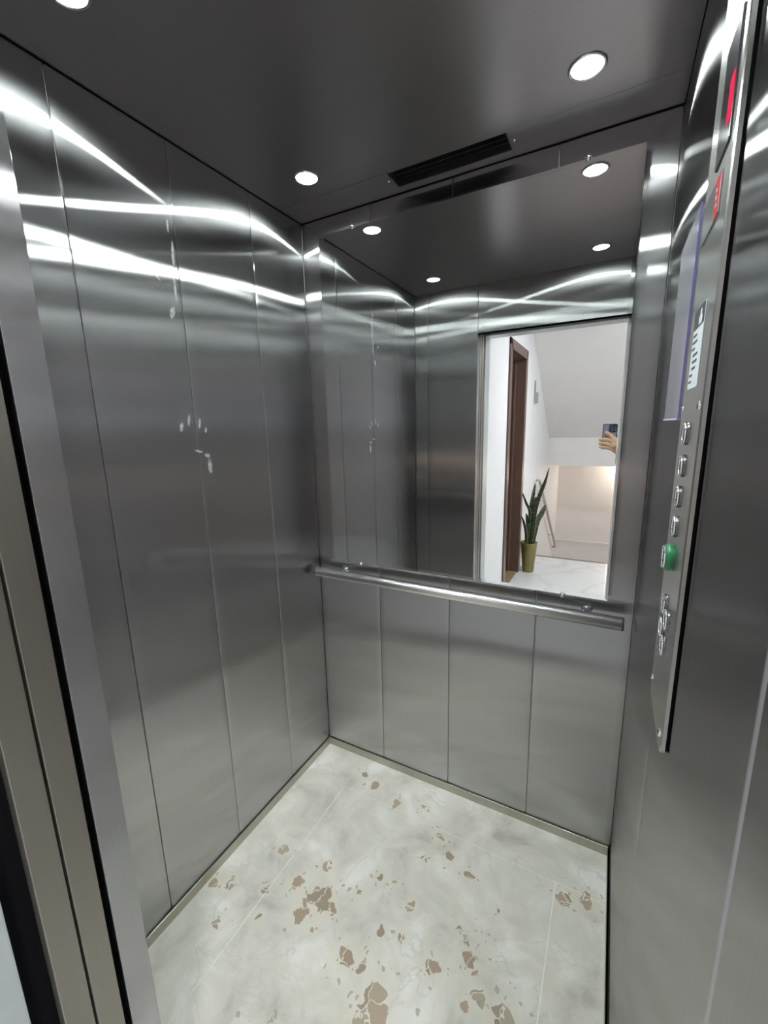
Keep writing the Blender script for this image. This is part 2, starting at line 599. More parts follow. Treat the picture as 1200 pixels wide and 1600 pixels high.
# floor of the cab: field and border slabs with pale joints
def cab_floor():
    bm = bmesh.new()
    J = .0028
    XL, XR, YB = .202, 1.026, -.176
    y1 = -1.085
    box(bm, (-.004, .004, -.03), (W + .004, y1, -.0012), 1)                # grout bed
    def slab(pts):
        top = [bm.verts.new((x, y, 0)) for x, y in pts]
        bot = [bm.verts.new((x, y, -.02)) for x, y in pts]
        bm.faces.new(top)
        for i in range(len(pts)):
            k = (i + 1) % len(pts)
            bm.faces.new((top[i], bot[i], bot[k], top[k]))
    slab([(XL + J / 2, y1), (XR - J / 2, y1), (XR - J / 2, YB - J / 2), (XL + J / 2, YB - J / 2)])
    slab([(0, y1), (XL - J / 2, y1), (XL - J / 2, YB + .0005), (.001, -.0008)])
    slab([(.0018, 0), (XL - J / 2 + .001, YB + J / 2), (W, YB + J / 2), (W, 0)])
    slab([(XR + J / 2, y1), (W, y1), (W, YB - J / 2), (XR + J / 2, YB - J / 2)])
    return struct(link('floor', bm, [MARBLE, GROUT]))
cab_floor()

# ceiling: main sheet, back strip with an air slot
VX0, VX1, VY0, VY1 = .424, .780, -.118, -.034
bm = bx(((-.004, -.1215, H), (W + .004, FRONT - .04, H + .012)),
        ((-.004, .004, H), (VX0, -.1200, H + .012)), ((VX1, .004, H), (W + .004, -.1200, H + .012)),
        ((VX0, .004, H), (VX1, VY1, H + .012)), ((VX0, VY0, H), (VX1, -.1200, H + .012)))
struct(link('ceiling', bm, STEEL_CEIL, bevel=.0006))
for nm, b in (('trim_4', ((.0, -.0004, H - .002), (.002, FRONT, H))), ('trim_5', ((.0, -.0004, H - .0025), (W, -.0025, H))),
              ('trim_6', ((W - .002, -.0004, H - .002), (W, FRONT, H)))):
    struct(link(nm, bx(b), GAP))

# skirting of square steel bar
SK, SZ = .006, .036
struct(link('baseboard_left', bx(((.0012, -SK, 0), (SK, FRONT, SZ))), STEEL_SKIRT, bevel=.0012))
struct(link('baseboard_back', bx(((SK, -.0012, 0), (W - SK, -SK, SZ))), STEEL_SKIRT, bevel=.0012))
struct(link('baseboard_right', bx(((W - .0095, -SK, 0), (W - .0010, FRONT, SZ))), STEEL_SKIRT, bevel=.0012))
struct(link('trim_7', bx(((.0012, -.0012, 0), (SK, -SK, SZ + .0015))), STEEL_SKIRT, bevel=.0012))

# ------------------------------------------------------------------ door leaves, sills, landing frame (all retracted to the left)
DY = [(-1.136, -1.1735), (-1.1775, -1.2150)]
d1 = struct(link('door_1', bx(((-.46, DY[0][0], .006), (JAMB - .001, DY[0][1], 2.02))), STEEL_DOOR, bevel=.0015))
d2 = struct(link('door_2', bx(((-.46, DY[1][0], .006), (JAMB + .0005, DY[1][1], 2.02))), STEEL_DOOR, bevel=.0015))
struct(link('gap_shade_1', bx(((-.02, -1.1265, 0), (JAMB - .02, -1.1300, 2.1))), GAP))  # black sheet put in as the shade of the gap before the leaves
struct(link('gap_shade_2', bx(((JAMB - .03, -1.216, -.02), (JAMB - .018, -1.2475, 2.1))), GAP))  # black sheet standing in for the darkness of the open shaft gap
sill = bx(((-.3, FRONT - .005, -.03), (W + .02, -1.135, 0)), ((-.3, -1.14, -.03), (W + .02, -1.172, -.003)),
          ((-.3, -1.176, -.03), (W + .02, -1.215, -.003)), ((-.3, -1.245, -.03), (W + .02, -1.30, 0)))
struct(link('floor_sill', sill, RAIL, bevel=.001))
fr = bx(((.24, -1.250, 0), (JAMB, -1.350, 2.03)), ((JAMB, -1.250, 1.985), (W, -1.350, 2.03)))
struct(link('trim_10', fr, FRAME_GREY, bevel=.003))
struct(link('trim_11', bx(((W, -1.250, 0), (W + .05, -1.350, 2.03))), FRAME_GREY, bevel=.003))
# shaft back of the leaves (dark)
struct(link('wall_shaft', bx(((-.60, FRONT - .05, -.02), (-.50, -1.26, 2.3)), ((-.6, FRONT - .05, 2.06), (W + .06, -1.25, 2.10)),
                             ((W + .022, FRONT - .04, -.02), (W + .06, -1.25, 2.3))), GAP))

# ------------------------------------------------------------------ landing and stairwell
CX = .320                    # left wall of the landing
RX = 2.60
EDGE = -3.525                # first stair edge
FAR = -6.20
ZC = 2.62
struct(link('wall_landing', bx(((-.7, -1.262, -.02), (.245, -1.415, ZC)), ((.245, -1.300, 2.025), (W + .05, -1.415, ZC)),
                               ((W + .045, -1.262, -.02), (RX, -1.415, ZC)), ((.24, -1.348, -.02), (.352, -1.415, 2.03)))
            , WALL_WHITE))
DY0, DY1, DZ = -2.205, -2.875, 2.095       # opening of the brown door
lw = bx(((CX - .25, -1.41, -.02), (CX, DY0, ZC)), ((CX - .25, DY1, -.02), (CX, EDGE, ZC)),
        ((CX - .25, DY0, DZ), (CX, DY1, ZC)), ((CX - .25, EDGE, -1.3), (CX, FAR - .1, ZC)))
struct(link('wall_hall_left', lw, WALL_WHITE))
struct(link('wall_hall_right', bx(((RX, -1.41, -.02), (RX + .1, EDGE, ZC)), ((RX, EDGE, -1.3), (RX + .1, FAR, ZC))), WALL_WHITE))
struct(link('wall_hall_far', bx(((CX, FAR, -1.3), (RX, FAR - .1, ZC))), WALL_STAIR))
struct(link('floor_landing', bx(((CX - .25, -1.30, -.10), (RX, EDGE + .034, 0))), HALL_MARBLE))
struct(link('trim_12', bx(((CX, EDGE + .034, -.035), (RX, EDGE, .0025))), NOSING, bevel=.002))
# stair flight down
bm = bmesh.new()
for k in range(6):
    zt = -.175 * (k + 1)
    box(bm, (CX, EDGE - .27 * k, zt - .25), (RX, EDGE - .27 * (k + 1) - .02, zt))
box(bm, (CX, EDGE - 1.62, -1.35), (RX, FAR, -1.225))
struct(link('floor_stairs', bm, HALL_MARBLE))
# soffit of the flight overhead: slopes down away from the lift, then a fascia
bm = bmesh.new()
prof = [(-3.02, 2.50), (-4.80, 1.285), (-4.80, .915), (FAR, .915), (FAR, 1.15), (-4.9, 1.45), (-3.02, 2.75)]
a = [bm.verts.new((CX, y, z)) for y, z in prof]
b_ = [bm.verts.new((RX, y, z)) for y, z in prof]
bm.faces.new(a)
bm.faces.new(b_[::-1])
for i in range(len(prof)):
    k = (i + 1) % len(prof)
    bm.faces.new((a[i], b_[i], b_[k], a[k]))
struct(link('ceiling_stairs', bm, WALL_STAIR))
struct(link('ceiling_landing', bx(((CX - .25, -1.30, 2.50), (RX, -3.06, 2.62))), WALL_WHITE))
struct(link('trim_13', bx(((CX, FAR, -.50), (RX, FAR + .012, -.465))), WALL_STAIR, bevel=.003))

# brown wooden door in the left wall of the landing
door = bx(((CX - .135, DY0 - .03, .012), (CX - .095, DY1 + .03, DZ - .03)))
door = struct(link('door_3', door, DOOR_WOOD, bevel=.002))
cas = bx(((CX - .14, DY0, 0), (CX + .014, DY0 - .035, DZ)), ((CX - .14, DY1 + .035, 0), (CX + .014, DY1, DZ)),
         ((CX - .14, DY0, DZ - .035), (CX + .014, DY1, DZ)),
         ((CX + .001, DY0 + .045, 0), (CX + .014, DY0 - .006, DZ + .045)), ((CX + .001, DY1 + .006, 0), (CX + .014, DY1 - .045, DZ + .045)),
         ((CX + .001, DY0 + .045, DZ - .006), (CX + .014, DY1 - .045, DZ + .045)),
         ((CX - .094, DY1 + .036, 0), (CX - .075, DY1 + .060, DZ - .036)), ((CX - .094, DY0 - .06, DZ - .06), (CX - .075, DY1 + .06, DZ - .036)))
link('door_frame', cas, CASING_WOOD, door, bevel=.003)
link('threshold', bx(((CX - .14, DY0 - .036, .0005), (CX - .002, DY1 + .036, .010))), THRESHOLD_WOOD, door, bevel=.002)
bm = bmesh.new()
lathe(bm, [(0, .0), (.025, .0), (.025, .006), (.010, .008), (.010, .045), (0, .046)], (CX - .095, DY0 - .09, 1.02), (1, 0, 0), 20)
tube(bm, [(CX - .053, DY0 - .088, 1.02), (CX - .053, DY0 - .13, 1.02), (CX - .055, DY0 - .20, 1.018)], .008, 12)
link('door_handle', bm, RAIL, door)

# ------------------------------------------------------------------ things in the cab
# mirror on the back wall
mx0, mx1, mz0, mz1 = .094, 1.107, .934, 2.150
mir = empty('wall_mirror', (.6, -.012, mz0), 'large frameless mirror on the steel back wall above the handrail', 'mirror')
bm = bmesh.new()
yf, yb, bev = -.0250, -.0190, .011
outer = [(mx0, mz0), (mx1, mz0), (mx1, mz1), (mx0, mz1)]
inner = [(mx0 + bev, mz0 + bev), (mx1 - bev, mz0 + bev), (mx1 - bev, mz1 - bev), (mx0 + bev, mz1 - bev)]
vi = [bm.verts.new((x, yf, z)) for x, z in inner]
vo = [bm.verts.new((x, yf + .0003, z)) for x, z in outer]
vb = [bm.verts.new((x, yb, z)) for x, z in outer]
bm.faces.new(vi)
for i in range(4):
    k = (i + 1) % 4
    bm.faces.new((vi[i], vi[k], vo[k], vo[i]))
    f = bm.faces.new((vo[i], vo[k], vb[k], vb[i]))
    f.material_index = 1
bm.faces.new(vb).material_index = 1
part('mirror_glass', bm, [MIRROR, MIRROR_EDGE], mir)
part('backing_board', bx(((mx0 + .03, -.0022, mz0 + .03), (mx1 - .03, -.0190, mz1 - .03))), BLACK, mir)
for x, z in ((.238, mz1 + .004), (.975, mz1 + .004), (.224, mz0 - .003), (.980, mz0 - .003)):
    bm = bmesh.new()
    lathe(bm, [(0, 0), (.0085, 0), (.0085, .026), (.007, .0285), (0, .030)], (x, -.0015, z), (0, -1, 0), 20)
    part('mirror_clip', bm, CHROME, mir)

# handrail
HZ, HY, HR = .884, -.064, .0200
hr = empty('handrail', (.594, -.03, HZ), 'round polished steel handrail below the mirror on the back wall', 'handrail')
bm = bmesh.new()
tube(bm, [(.034, HY, HZ), (1.148, HY, HZ)], HR, 32)
part('rail', bm, RAIL_TUBE, hr)
for x0, x1 in ((.0335, .0300), (1.1480, 1.1540)):
    bm = bmesh.new()
    tube(bm, [(x0, HY, HZ), (x1, HY, HZ)], HR * .99, 32)
    part('end_cap', bm, BLACK, hr)
for x in (.135, 1.052):
    bm = bmesh.new()
    tube(bm, [(x, -.002, HZ + .004), (x, -.030, HZ + .004), (x, -.055, HZ)], .0080, 16)
    lathe(bm, [(0, 0), (.016, 0), (.016, .004), (.0075, .007)], (x, -.0012, HZ + .004), (0, -1, 0), 24)
    part('bracket', bm, CHROME, hr)

# recessed downlights
DL = [(.205, -.225, 'bright round downlight in the ceiling corner above the left steel wall'),
      (.979, -.238, 'bright round downlight beside the ceiling slot, nearest the right steel wall'),
      (.200, -.875, 'bright round downlight at the front left of the ceiling, cut by the top edge'),
      (.979, -.885, 'bright round downlight at the front right of the ceiling, seen only in the mirror')]
def downlight(x, y):
    t = empty('downlight', (x, y, H), '', 'light')
    bm = bmesh.new()
    lathe(bm, [(.032, .0), (.0335, -.003), (.037, -.0028), (.0395, -.0003), (.032, -.0002)], (x, y, H), (0, 0, 1), 40)
    part('rim', bm, CHROME, t)
    bm = bmesh.new()
    lathe(bm, [(0, -.0020), (.0140, -.0020), (.0140, -.0004), (0, -.0004)], (x, y, H), (0, 0, 1), 40, smooth=False)
    part('diffuser', bm, LAMP_COOL, t)
    bm = bmesh.new()
    lathe(bm, [(.0141, -.0018), (.0320, -.0018), (.0320, -.0004), (.0141, -.0004), (.0141, -.0018)], (x, y, H), (0, 0, 1), 40, smooth=False)
    part('lens', bm, LAMP_LENS, t)
    return t
proto = downlight(0, 0)
proto.location.z = H
for i, (x, y, lab) in enumerate(DL):
    if i == 0:
        t = proto
    else:
        t = proto.copy()
        COL.objects.link(t)
        for ch in list(proto.children):
            c = ch.copy()
            COL.objects.link(c)
            c.parent = t
    t.location = (x, y, H)
    tag(t, lab, 'light', 'downlights in the lift ceiling')

# air slot
v = empty('ceiling_vent', ((VX0 + VX1) / 2, (VY0 + VY1) / 2, H), 'long black air slot in the ceiling along the back wall', 'vent')
part('housing', bx(((VX0, VY1, H + .07), (VX1, VY0, H + .075)), ((VX0, VY1, H + .0015), (VX0 + .004, VY0, H + .072)), ((VX1 - .004, VY1, H + .0015), (VX1, VY0, H + .072)),
                   ((VX0, VY1 - .004, H + .0015), (VX1, VY1, H + .072)), ((VX0, VY0, H + .0015), (VX1, VY0 + .004, H + .072))), BLACK, v)
for k in range(3):
    y = VY0 + .02 + k * .022
    part('slat', bx(((VX0 + .004, y, H + .012), (VX1 - .004, y + .003, H + .030))), BLACK, v)
for x, y in ((VX0 - .012, -.078), (VX1 + .013, -.074)):
    bm = bmesh.new()
    lathe(bm, [(0, -.003), (.003, -.0025), (.005, 0)], (x, y, H), (0, 0, 1), 14)
    part('screw', bm, CHROME, v)

# car operating panel on the right wall
PX = 1.1712
PY0, PY1, PZ0, PZ1 = -.645, -.806, 1.030, 2.06
cop = empty('control_panel', (W, -.725, PZ0), 'tall steel lift control panel raised from the right wall with button column', 'control panel')
bm = bmesh.new()
rc = .014
def rrect(y0, y1, z0, z1, r, n=6):
    pts = []
    for (cy_, cz_, a0) in ((y1 - r, z0 + r, -90), (y1 - r, z1 - r, 0), (y0 + r, z1 - r, 90), (y0 + r, z0 + r, 180)):
        for i in range(n + 1):
            a = math.radians(a0 + 90 * i / n)
            pts.append((cy_ + r * math.cos(a), cz_ + r * math.sin(a)))
    return pts
def plate(bm, pts, x0, x1, ch=.0012, mi=0):
    """flat plate on the right wall: pts (y, z) counter-clockwise, x0 wall side, x1 cab side"""
    cyy = sum(p[0] for p in pts) / len(pts)
    czz = sum(p[1] for p in pts) / len(pts)
    A = [bm.verts.new((x0, y, z)) for y, z in pts]
    B = [bm.verts.new((x1 + ch, y, z)) for y, z in pts]
    C_ = []
    for y, z in pts:
        d = Vector((y - cyy, z - czz))
        C_.append(bm.verts.new((x1, y - ch * (1 if d.x > 0 else -1), z - ch * (1 if d.y > 0 else -1))))
    n = len(pts)
    for i in range(n):
        k = (i + 1) % n
        bm.faces.new((A[i], A[k], B[k], B[i])).material_index = mi
        bm.faces.new((B[i], B[k], C_[k], C_[i])).material_index = mi
    bm.faces.new(C_).material_index = mi
plate(bm, rrect(PY1, PY0, PZ0, PZ1, rc), PX + .0058, PX, .0016)
part('plate', bm, PANEL_STEEL, cop)
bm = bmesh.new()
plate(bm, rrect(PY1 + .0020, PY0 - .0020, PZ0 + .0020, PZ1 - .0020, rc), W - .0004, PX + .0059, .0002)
part('shadow_gap', bm, GAP, cop)  # black sides paint the shadow line between plate and wall
def button(y, z, R=.0135, green=False):
    bm = bmesh.new()
    if green:
        lathe(bm, [(R + .002, 0), (R + .0035, .003), (R + .003, .0075), (R + .0005, .0100), (R - .003, .0105)], (PX, y, z), (-1, 0, 0), 28)
    else:
        lathe(bm, [(R + .0015, 0), (R + .0012, .0028), (R - .001, .0032)], (PX, y, z), (-1, 0, 0), 28)
    b = part('button', bm, GREEN if green else CAP, cop)
    if green:
        b['label'] = 'green collared button with chrome ring'
    h = .0105 if green else .0036
    bm = bmesh.new()
    ring(bm, R - .001, .0019, (PX - h, y, z), (-1, 0, 0), 28, 10)
    bmesh.ops.translate(bm, verts=bm.verts, vec=-Vector(cop.location))
    link('button_ring', bm, CHROME, b)
    bm = bmesh.new()
    lathe(bm, [(R - .0015, h - .001), (R * .5, h), (0, h + .0004)], (PX, y, z), (-1, 0, 0), 28)
    bmesh.ops.translate(bm, verts=bm.verts, vec=-Vector(cop.location))
    return link('button_cap', bm, CAP, b)
GREEN = simple('green_plastic', (.012, .16, .055), .30, 0, .05, 60)
CAP = simple('button_cap_steel', (.16, .16, .165), .22, 1, .05, 80)
for z in (1.451, 1.409, 1.368, 1.327):
    button(-.725, z)
button(-.722, 1.282, .0155, True)
for y, z in ((-.712, 1.209), (-.748, 1.200), (-.709, 1.172), (-.740, 1.158)):
    button(y, z)
for y, z, r in ((-.793, 1.484, .0055), (-.660, 1.484, .004), (-.660, 1.064, .0045), (-.792, 1.056, .0055)):
    bm = bmesh.new()
    lathe(bm, [(r, 0), (r, .0012), (r * .7, .0030), (0, .0036)], (PX, y, z), (-1, 0, 0), 18)
    part('screw', bm, CHROME, cop)
# floor display: dark window with a red lit strip
RED_LED = emit('red_display_glow', (1.0, .03, .10), 1.1)
DARKGLASS = simple('dark_display_window', (.03, .03, .034), .12)
bm = bmesh.new()
plate(bm, rrect(-.785, -.715, 1.752, 1.872, .004), PX + .0005, PX - .0022, .0006)
disp = part('display', bm, DARKGLASS, cop)
bm = bmesh.new()
plate(bm, rrect(-.782, -.763, 1.776, 1.818, .002), PX - .002, PX - .0030, .0003)
bmesh.ops.translate(bm, verts=bm.verts, vec=-Vector(cop.location))
link('lit_floor_sign', bm, RED_LED, disp)

# red notice plate and white label stuck on the panel
RED = simple('red_sticker', (.55, .028, .035), .35, 0, .05, 60)
PALE = simple('pale_sticker', (.62, .63, .64), .3, 0, .04, 60)
INK = simple('black_print', (.018, .018, .02), .4)
LABELWHITE = simple('white_label', (.70, .74, .78), .45, 0, .03, 60)
t = empty('notice_plate', (PX, -.713, 1.690), 'small red and pale grey notice plate on the control panel under the lit red display', 'sign')
bm = bmesh.new()
plate(bm, rrect(-.767, -.660, 1.690, 1.736, .003), PX - .0002, PX - .0018, .0003)
part('plate', bm, simple('dull_plate', (.22, .22, .225), .3, .6, .04, 60), t)
bm = bmesh.new()
plate(bm, rrect(-.7655, -.742, 1.6915, 1.7345, .002), PX - .0018, PX - .0022, .0001)
part('red_field', bm, RED, t)
bm = bmesh.new()
for k in range(3):
    plate(bm, rrect(-.757 + .002 * k, -.748, 1.703 + .008 * k, 1.706 + .008 * k, .0005, 2), PX - .0022, PX - .0025, .0001)
part('white_print', bm, PALE, t)
t = empty('label_sticker', (PX, -.719, 1.508), 'white label with black top field on the control panel above the buttons', 'label')
bm = bmesh.new()
plate(bm, rrect(-.757, -.682, 1.508, 1.606, .002), PX - .0002, PX - .0008, .0002)
part('paper', bm, LABELWHITE, t)
bm = bmesh.new()
plate(bm, rrect(-.7565, -.6825, 1.582, 1.6055, .002), PX - .0008, PX - .0011, .0001)
part('black_field', bm, INK, t)
bm = bmesh.new()
plate(bm, [(-.744, 1.584), (-.722, 1.584), (-.722, 1.592), (-.728, 1.594), (-.729, 1.601), (-.737, 1.601), (-.738, 1.594), (-.744, 1.592)], PX - .0011, PX - .0014, .0001)
part('pictogram', bm, LABELWHITE, t)
bm = bmesh.new()
for k, (a0, b0) in enumerate(((-.715, -.688), (-.722, -.688), (-.710, -.688), (-.735, -.700), (-.735, -.700), (-.728, -.700), (-.712, -.688), (-.708, -.688))):
    z = 1.576 - k * .0082
    plate(bm, rrect(a0, b0, z - .003, z, .0004, 2), PX - .0008, PX - .0011, .0001)
part('print', bm, INK, t)

# clear acrylic holder on the right wall beyond the panel
def acrylic():
    m, nt, b = mat('clear_acrylic')
    geo = N(nt, 'ShaderNodeNewGeometry')
    no = N(nt, 'ShaderNodeTexNoise')
    no.inputs['Scale'].default_value = 4
    L(nt, geo.outputs['Position'], no.inputs['Vector'])
    r = ramp(nt, [(.3, (.86, .85, .93)), (.7, (.92, .91, .96))])
    L(nt, no.outputs['Fac'], r.inputs[0])
    L(nt, r.outputs[0], b.inputs['Base Color'])
    b.inputs['Roughness'].default_value = .12
    b.inputs['Transmission Weight'].default_value = .84
    b.inputs['IOR'].default_value = 1.15
    return m
ACR = acrylic()
ACR_EDGE = simple('acrylic_edge_violet', (.11, .10, .26), .2, 0, .05, 60)
FILM = simple('holder_paper_lilac', (.48, .46, .58), .5, 0, .03, 30)
t = empty('document_holder', (W, -.50, 1.470), 'clear A4 acrylic holder with violet edge on the right wall near the mirror', 'holder')
part('front_sheet', bx(((W - .0095, -.402, 1.472), (W - .0075, -.600, 1.768))), ACR, t)
part('back_sheet', bx(((W - .0045, -.402, 1.472), (W - .0010, -.600, 1.768))), ACR, t)
part('side_edge', bx(((W - .0095, -.600, 1.470), (W - .0073, -.6030, 1.768))), ACR_EDGE, t)
part('bottom_edge', bx(((W - .0110, -.402, 1.4690), (W - .0010, -.600, 1.4720))), FILM, t)

# ------------------------------------------------------------------ things on the landing
# potted snake plant beside the brown door
def RY(y):
    return -(y) - .05
PCX, PCY = .414, RY(2.88)
pl = empty('potted_snake_plant', (PCX, PCY, 0), 'snake plant in an olive gold pot on the landing beside the brown door', 'plant')
POT = simple('olive_gold_pot', (.25, .215, .075), .30, .45, .08, 25)
SOIL = simple('potting_soil', (.03, .022, .016), .9, 0, .4, 90)
bm = bmesh.new()
lathe(bm, [(0, 0), (.052, 0), (.055, .004), (.080, .300), (.083, .306), (.078, .308), (.074, .290), (.05, .27), (0, .27)], (PCX, PCY, 0), (0, 0, 1), 40)
part('pot', bm, POT, pl)
bm = bmesh.new()
lathe(bm, [(.0735, .272), (.0735, .285), (.04, .291), (0, .293)], (PCX, PCY, 0), (0, 0, 1), 30)
part('soil', bm, SOIL, pl)
def leaf_mat():
    m, nt, b = mat('snake_plant_leaf')
    tc = N(nt, 'ShaderNodeTexCoord')
    mp = N(nt, 'ShaderNodeMapping')
    mp.inputs['Scale'].default_value = (14, 14, 46)
    L(nt, tc.outputs['Object'], mp.inputs['Vector'])
    n1 = N(nt, 'ShaderNodeTexNoise')
    n1.inputs['Scale'].default_value = 1.4
    n1.inputs['Detail'].default_value = 4
    n1.inputs['Distortion'].default_value = 1
    L(nt, mp.outputs[0], n1.inputs['Vector'])
    r = ramp(nt, [(.34, (.028, .048, .030)), (.5, (.075, .105, .060)), (.66, (.19, .22, .14))])
    L(nt, n1.outputs['Fac'], r.inputs[0])
    L(nt, r.outputs[0], b.inputs['Base Color'])
    b.inputs['Roughness'].default_value = .38
    return m
LEAF = leaf_mat()
LEAF_EDGE = simple('leaf_margin', (.30, .32, .14), .4)
LEAVES = [([(.440, .28), (.456, .511), (.469, .663), (.507, .814), (.545, .93), (.572, 1.065)], .050, .030, .25),
          ([(.408, .28), (.411, .616), (.427, .756), (.443, .905)], .036, -.022, .6),
          ([(.392, .28), (.411, .594), (.371, .71), (.325, .821)], .034, .006, .2),
          ([(.415, .28), (.423, .562), (.439, .65), (.459, .774)], .044, -.004, .5),
          ([(.387, .28), (.386, .40), (.364, .503), (.332, .581)], .040, .028, .3),
          ([(.452, .28), (.485, .524), (.519, .613), (.549, .70)], .050, .000, .2),
          ([(.402, .28), (.400, .40), (.386, .527), (.368, .595)], .034, -.030, .5)]
def leaf(path, wmax, dy, twist):
    n = 26
    P = [Vector((x, PCY + dy * (0.5 + 0.9 * (z - .28)), z)) for x, z in path]
    def cat(t):
        s = t * (len(P) - 1)
        i = min(int(s), len(P) - 2)
        f = s - i
        p0, p1, p2, p3 = P[max(i - 1, 0)], P[i], P[i + 1], P[min(i + 2, len(P) - 1)]
        return .5 * ((2 * p1) + (p2 - p0) * f + (2 * p0 - 5 * p1 + 4 * p2 - p3) * f * f + (3 * p1 - p0 - 3 * p2 + p3) * f ** 3)
    bm = bmesh.new()
    rows = []
    for i in range(n + 1):
        t = i / n
        p = cat(t)
        d = (cat(min(1, t + .02)) - cat(max(0, t - .02))).normalized()
        side = Vector((0, 1, 0)).cross(d).normalized()
        a = twist + .7 * t * (1 if dy > 0 else -1)
        sd = side * math.cos(a) + d.cross(side).normalized() * math.sin(a)
        nr = d.cross(sd).normalized()
        wd = wmax * (.55 + .45 * math.sin(min(1, t * 1.6) * math.pi / 2)) * (1 if t < .62 else max(.02, math.cos((t - .62) / .38 * math.pi / 2) ** .8))
        th = .0035 * (1 - .6 * t)
        prof = [(-.5, .10), (-.28, -.02), (0, -.08), (.28, -.02), (.5, .10)]
        top = [bm.verts.new(p + sd * (wd * s) + nr * (wd * c + th)) for s, c in prof]
        bot = [bm.verts.new(p + sd * (wd * s) + nr * (wd * c - th)) for s, c in prof]
        rows.append(top + bot[::-1])
    for a, b in zip(rows, rows[1:]):
        for k in range(10):
            f = bm.faces.new((a[k], a[(k + 1) % 10], b[(k + 1) % 10], b[k]))
            f.smooth = True
            f.material_index = 1 if k in (4, 9) else 0
    bm.faces.new(rows[0][::-1])
    bm.faces.new(rows[-1])
    return bm
for pth, wm, dy, tw in LEAVES:
    part('leaf', leaf(pth, wm, dy, tw), [LEAF, LEAF_EDGE], pl)

# stair handrail on the left wall, going down
sh = empty('stair_handrail', (CX, RY(3.70), .84), 'pale stair handrail sloping down the white left wall behind the plant', 'handrail')
HRW = simple('handrail_paint', (.50, .47, .44), .4)
bm = bmesh.new()
x = CX + .05
tube(bm, [(CX, RY(3.62), .845), (x - .01, RY(3.64), .845), (x, RY(3.70), .83), (x, RY(5.78), -.50), (x - .01, RY(5.84), -.53), (CX, RY(5.86), -.54)], .017, 16)
part('rail', bm, HRW, sh)
for yy, zz in ((4.1, .574), (5.2, -.129)):
    bm = bmesh.new()
    tube(bm, [(CX, RY(yy), zz - .05), (x, RY(yy), zz - .045), (x, RY(yy), zz - .012)], .007, 10)
    part('bracket', bm, HRW, sh)
bm = bmesh.new()
lathe(bm, [(0, 0), (.035, 0), (.035, .012), (.017, .02)], (CX, RY(3.62), .845), (1, 0, 0), 20)
part('wall_flange', bm, WALL_WHITE, sh)

# grey fitting on the left wall
GREYP = simple('grey_plastic', (.33, .34, .34), .5, 0, .05, 40)
t = empty('door_phone', (CX, RY(3.40), 1.69), 'small grey box fitting with a narrow strip above, on the white landing wall', 'wall fitting')
part('box', bx(((CX + .0005, RY(3.36), 1.690), (CX + .030, RY(3.46), 1.800))), GREYP, t, bevel=.003)
part('strip', bx(((CX + .0005, RY(3.36), 1.801), (CX + .012, RY(3.395), 1.920))), GREYP, t, bevel=.002)

# landing ceiling lamp and warm stair lamp
t = empty('ceiling_lamp', (1.55, -2.35, 2.50), 'round flat white lamp on the landing ceiling outside the lift', 'light')
bm = bmesh.new()
lathe(bm, [(.205, 0), (.205, -.030), (.190, -.034), (.180, -.030), (.180, -.004)], (1.55, -2.35, 2.4995), (0, 0, 1), 40)
part('rim', bm, WALL_WHITE, t)
bm = bmesh.new()
lathe(bm, [(0, -.030), (.179, -.030), (.179, -.010), (0, -.010)], (1.55, -2.35, 2.4995), (0, 0, 1), 40)
part('diffuser', bm, LAMP_HALL, t)
t = empty('stair_lamp', (1.42, -6.05, .915), 'small warm lamp under the stair landing glowing on the far wall', 'light')
bm = bmesh.new()
lathe(bm, [(0, 0), (.05, 0), (.05, -.02), (.03, -.03), (0, -.03)], (1.42, -6.0, .9145), (0, 0, 1), 24)
part('base', bm, WALL_WHITE, t)
bm = bmesh.new()
lathe(bm, [(0, -.13), (.03, -.122), (.048, -.09), (.048, -.07), (.03, -.035), (0, -.031)], (1.42, -6.0, .9145), (0, 0, 1), 24)
part('globe', bm, LAMP_WARM, t)

# ------------------------------------------------------------------ phone and hand (seen in the mirror)
QX0, QX1, QZ1 = 1.028, 1.104, 1.462
QB = -1.4400                                # back of the phone, facing the mirror
ph = empty('smartphone', ((QX0 + QX1) / 2, QB - .004, QZ1 - .146), 'dark blue smartphone held upright at the mirror by a hand', 'phone')
PHB = simple('phone_dark_blue', (.022, .030, .055), .25, .2, .05, 60)
PHL = simple('phone_lilac_back', (.25, .25, .34), .22, .2, .05, 60)
LENSM = simple('lens_ring', (.42, .50, .60), .15, 1, .05, 60)
LENSG = simple('lens_glass', (.01, .012, .02), .05)
def rbox(bm, x0, x1, y0, y1, z0, z1, r, n=6):
    pts = []
    for (cx_, cz_, a0) in ((x1 - r, z0 + r, -90), (x1 - r, z1 - r, 0), (x0 + r, z1 - r, 90), (x0 + r, z0 + r, 180)):
        for i in range(n + 1):
            a = math.radians(a0 + 90 * i / n)
            pts.append((cx_ + r * math.cos(a), cz_ + r * math.sin(a)))
    A = [bm.verts.new((px, y0, pz)) for px, pz in pts]
    B = [bm.verts.new((px, y1, pz)) for px, pz in pts]
    n_ = len(pts)
    for i in range(n_):
        k = (i + 1) % n_
        bm.faces.new((A[i], A[k], B[k], B[i]))
    bm.faces.new(A[::-1])
    bm.faces.new(B)
bm = bmesh.new()
rbox(bm, QX0, QX1, QB - .0085, QB, QZ1 - .146, QZ1, .009)
part('body', bm, PHB, ph, bevel=.0015)
bm = bmesh.new()
rbox(bm, QX0 + .004, QX1 - .004, QB - .0002, QB + .0006, QZ1 - .142, QZ1 - .004, .007)
part('back_cover', bm, PHL, ph)
bm = bmesh.new()
rbox(bm, QX1 - .046, QX1 - .004, QB, QB + .0030, QZ1 - .050, QZ1 - .004, .008)
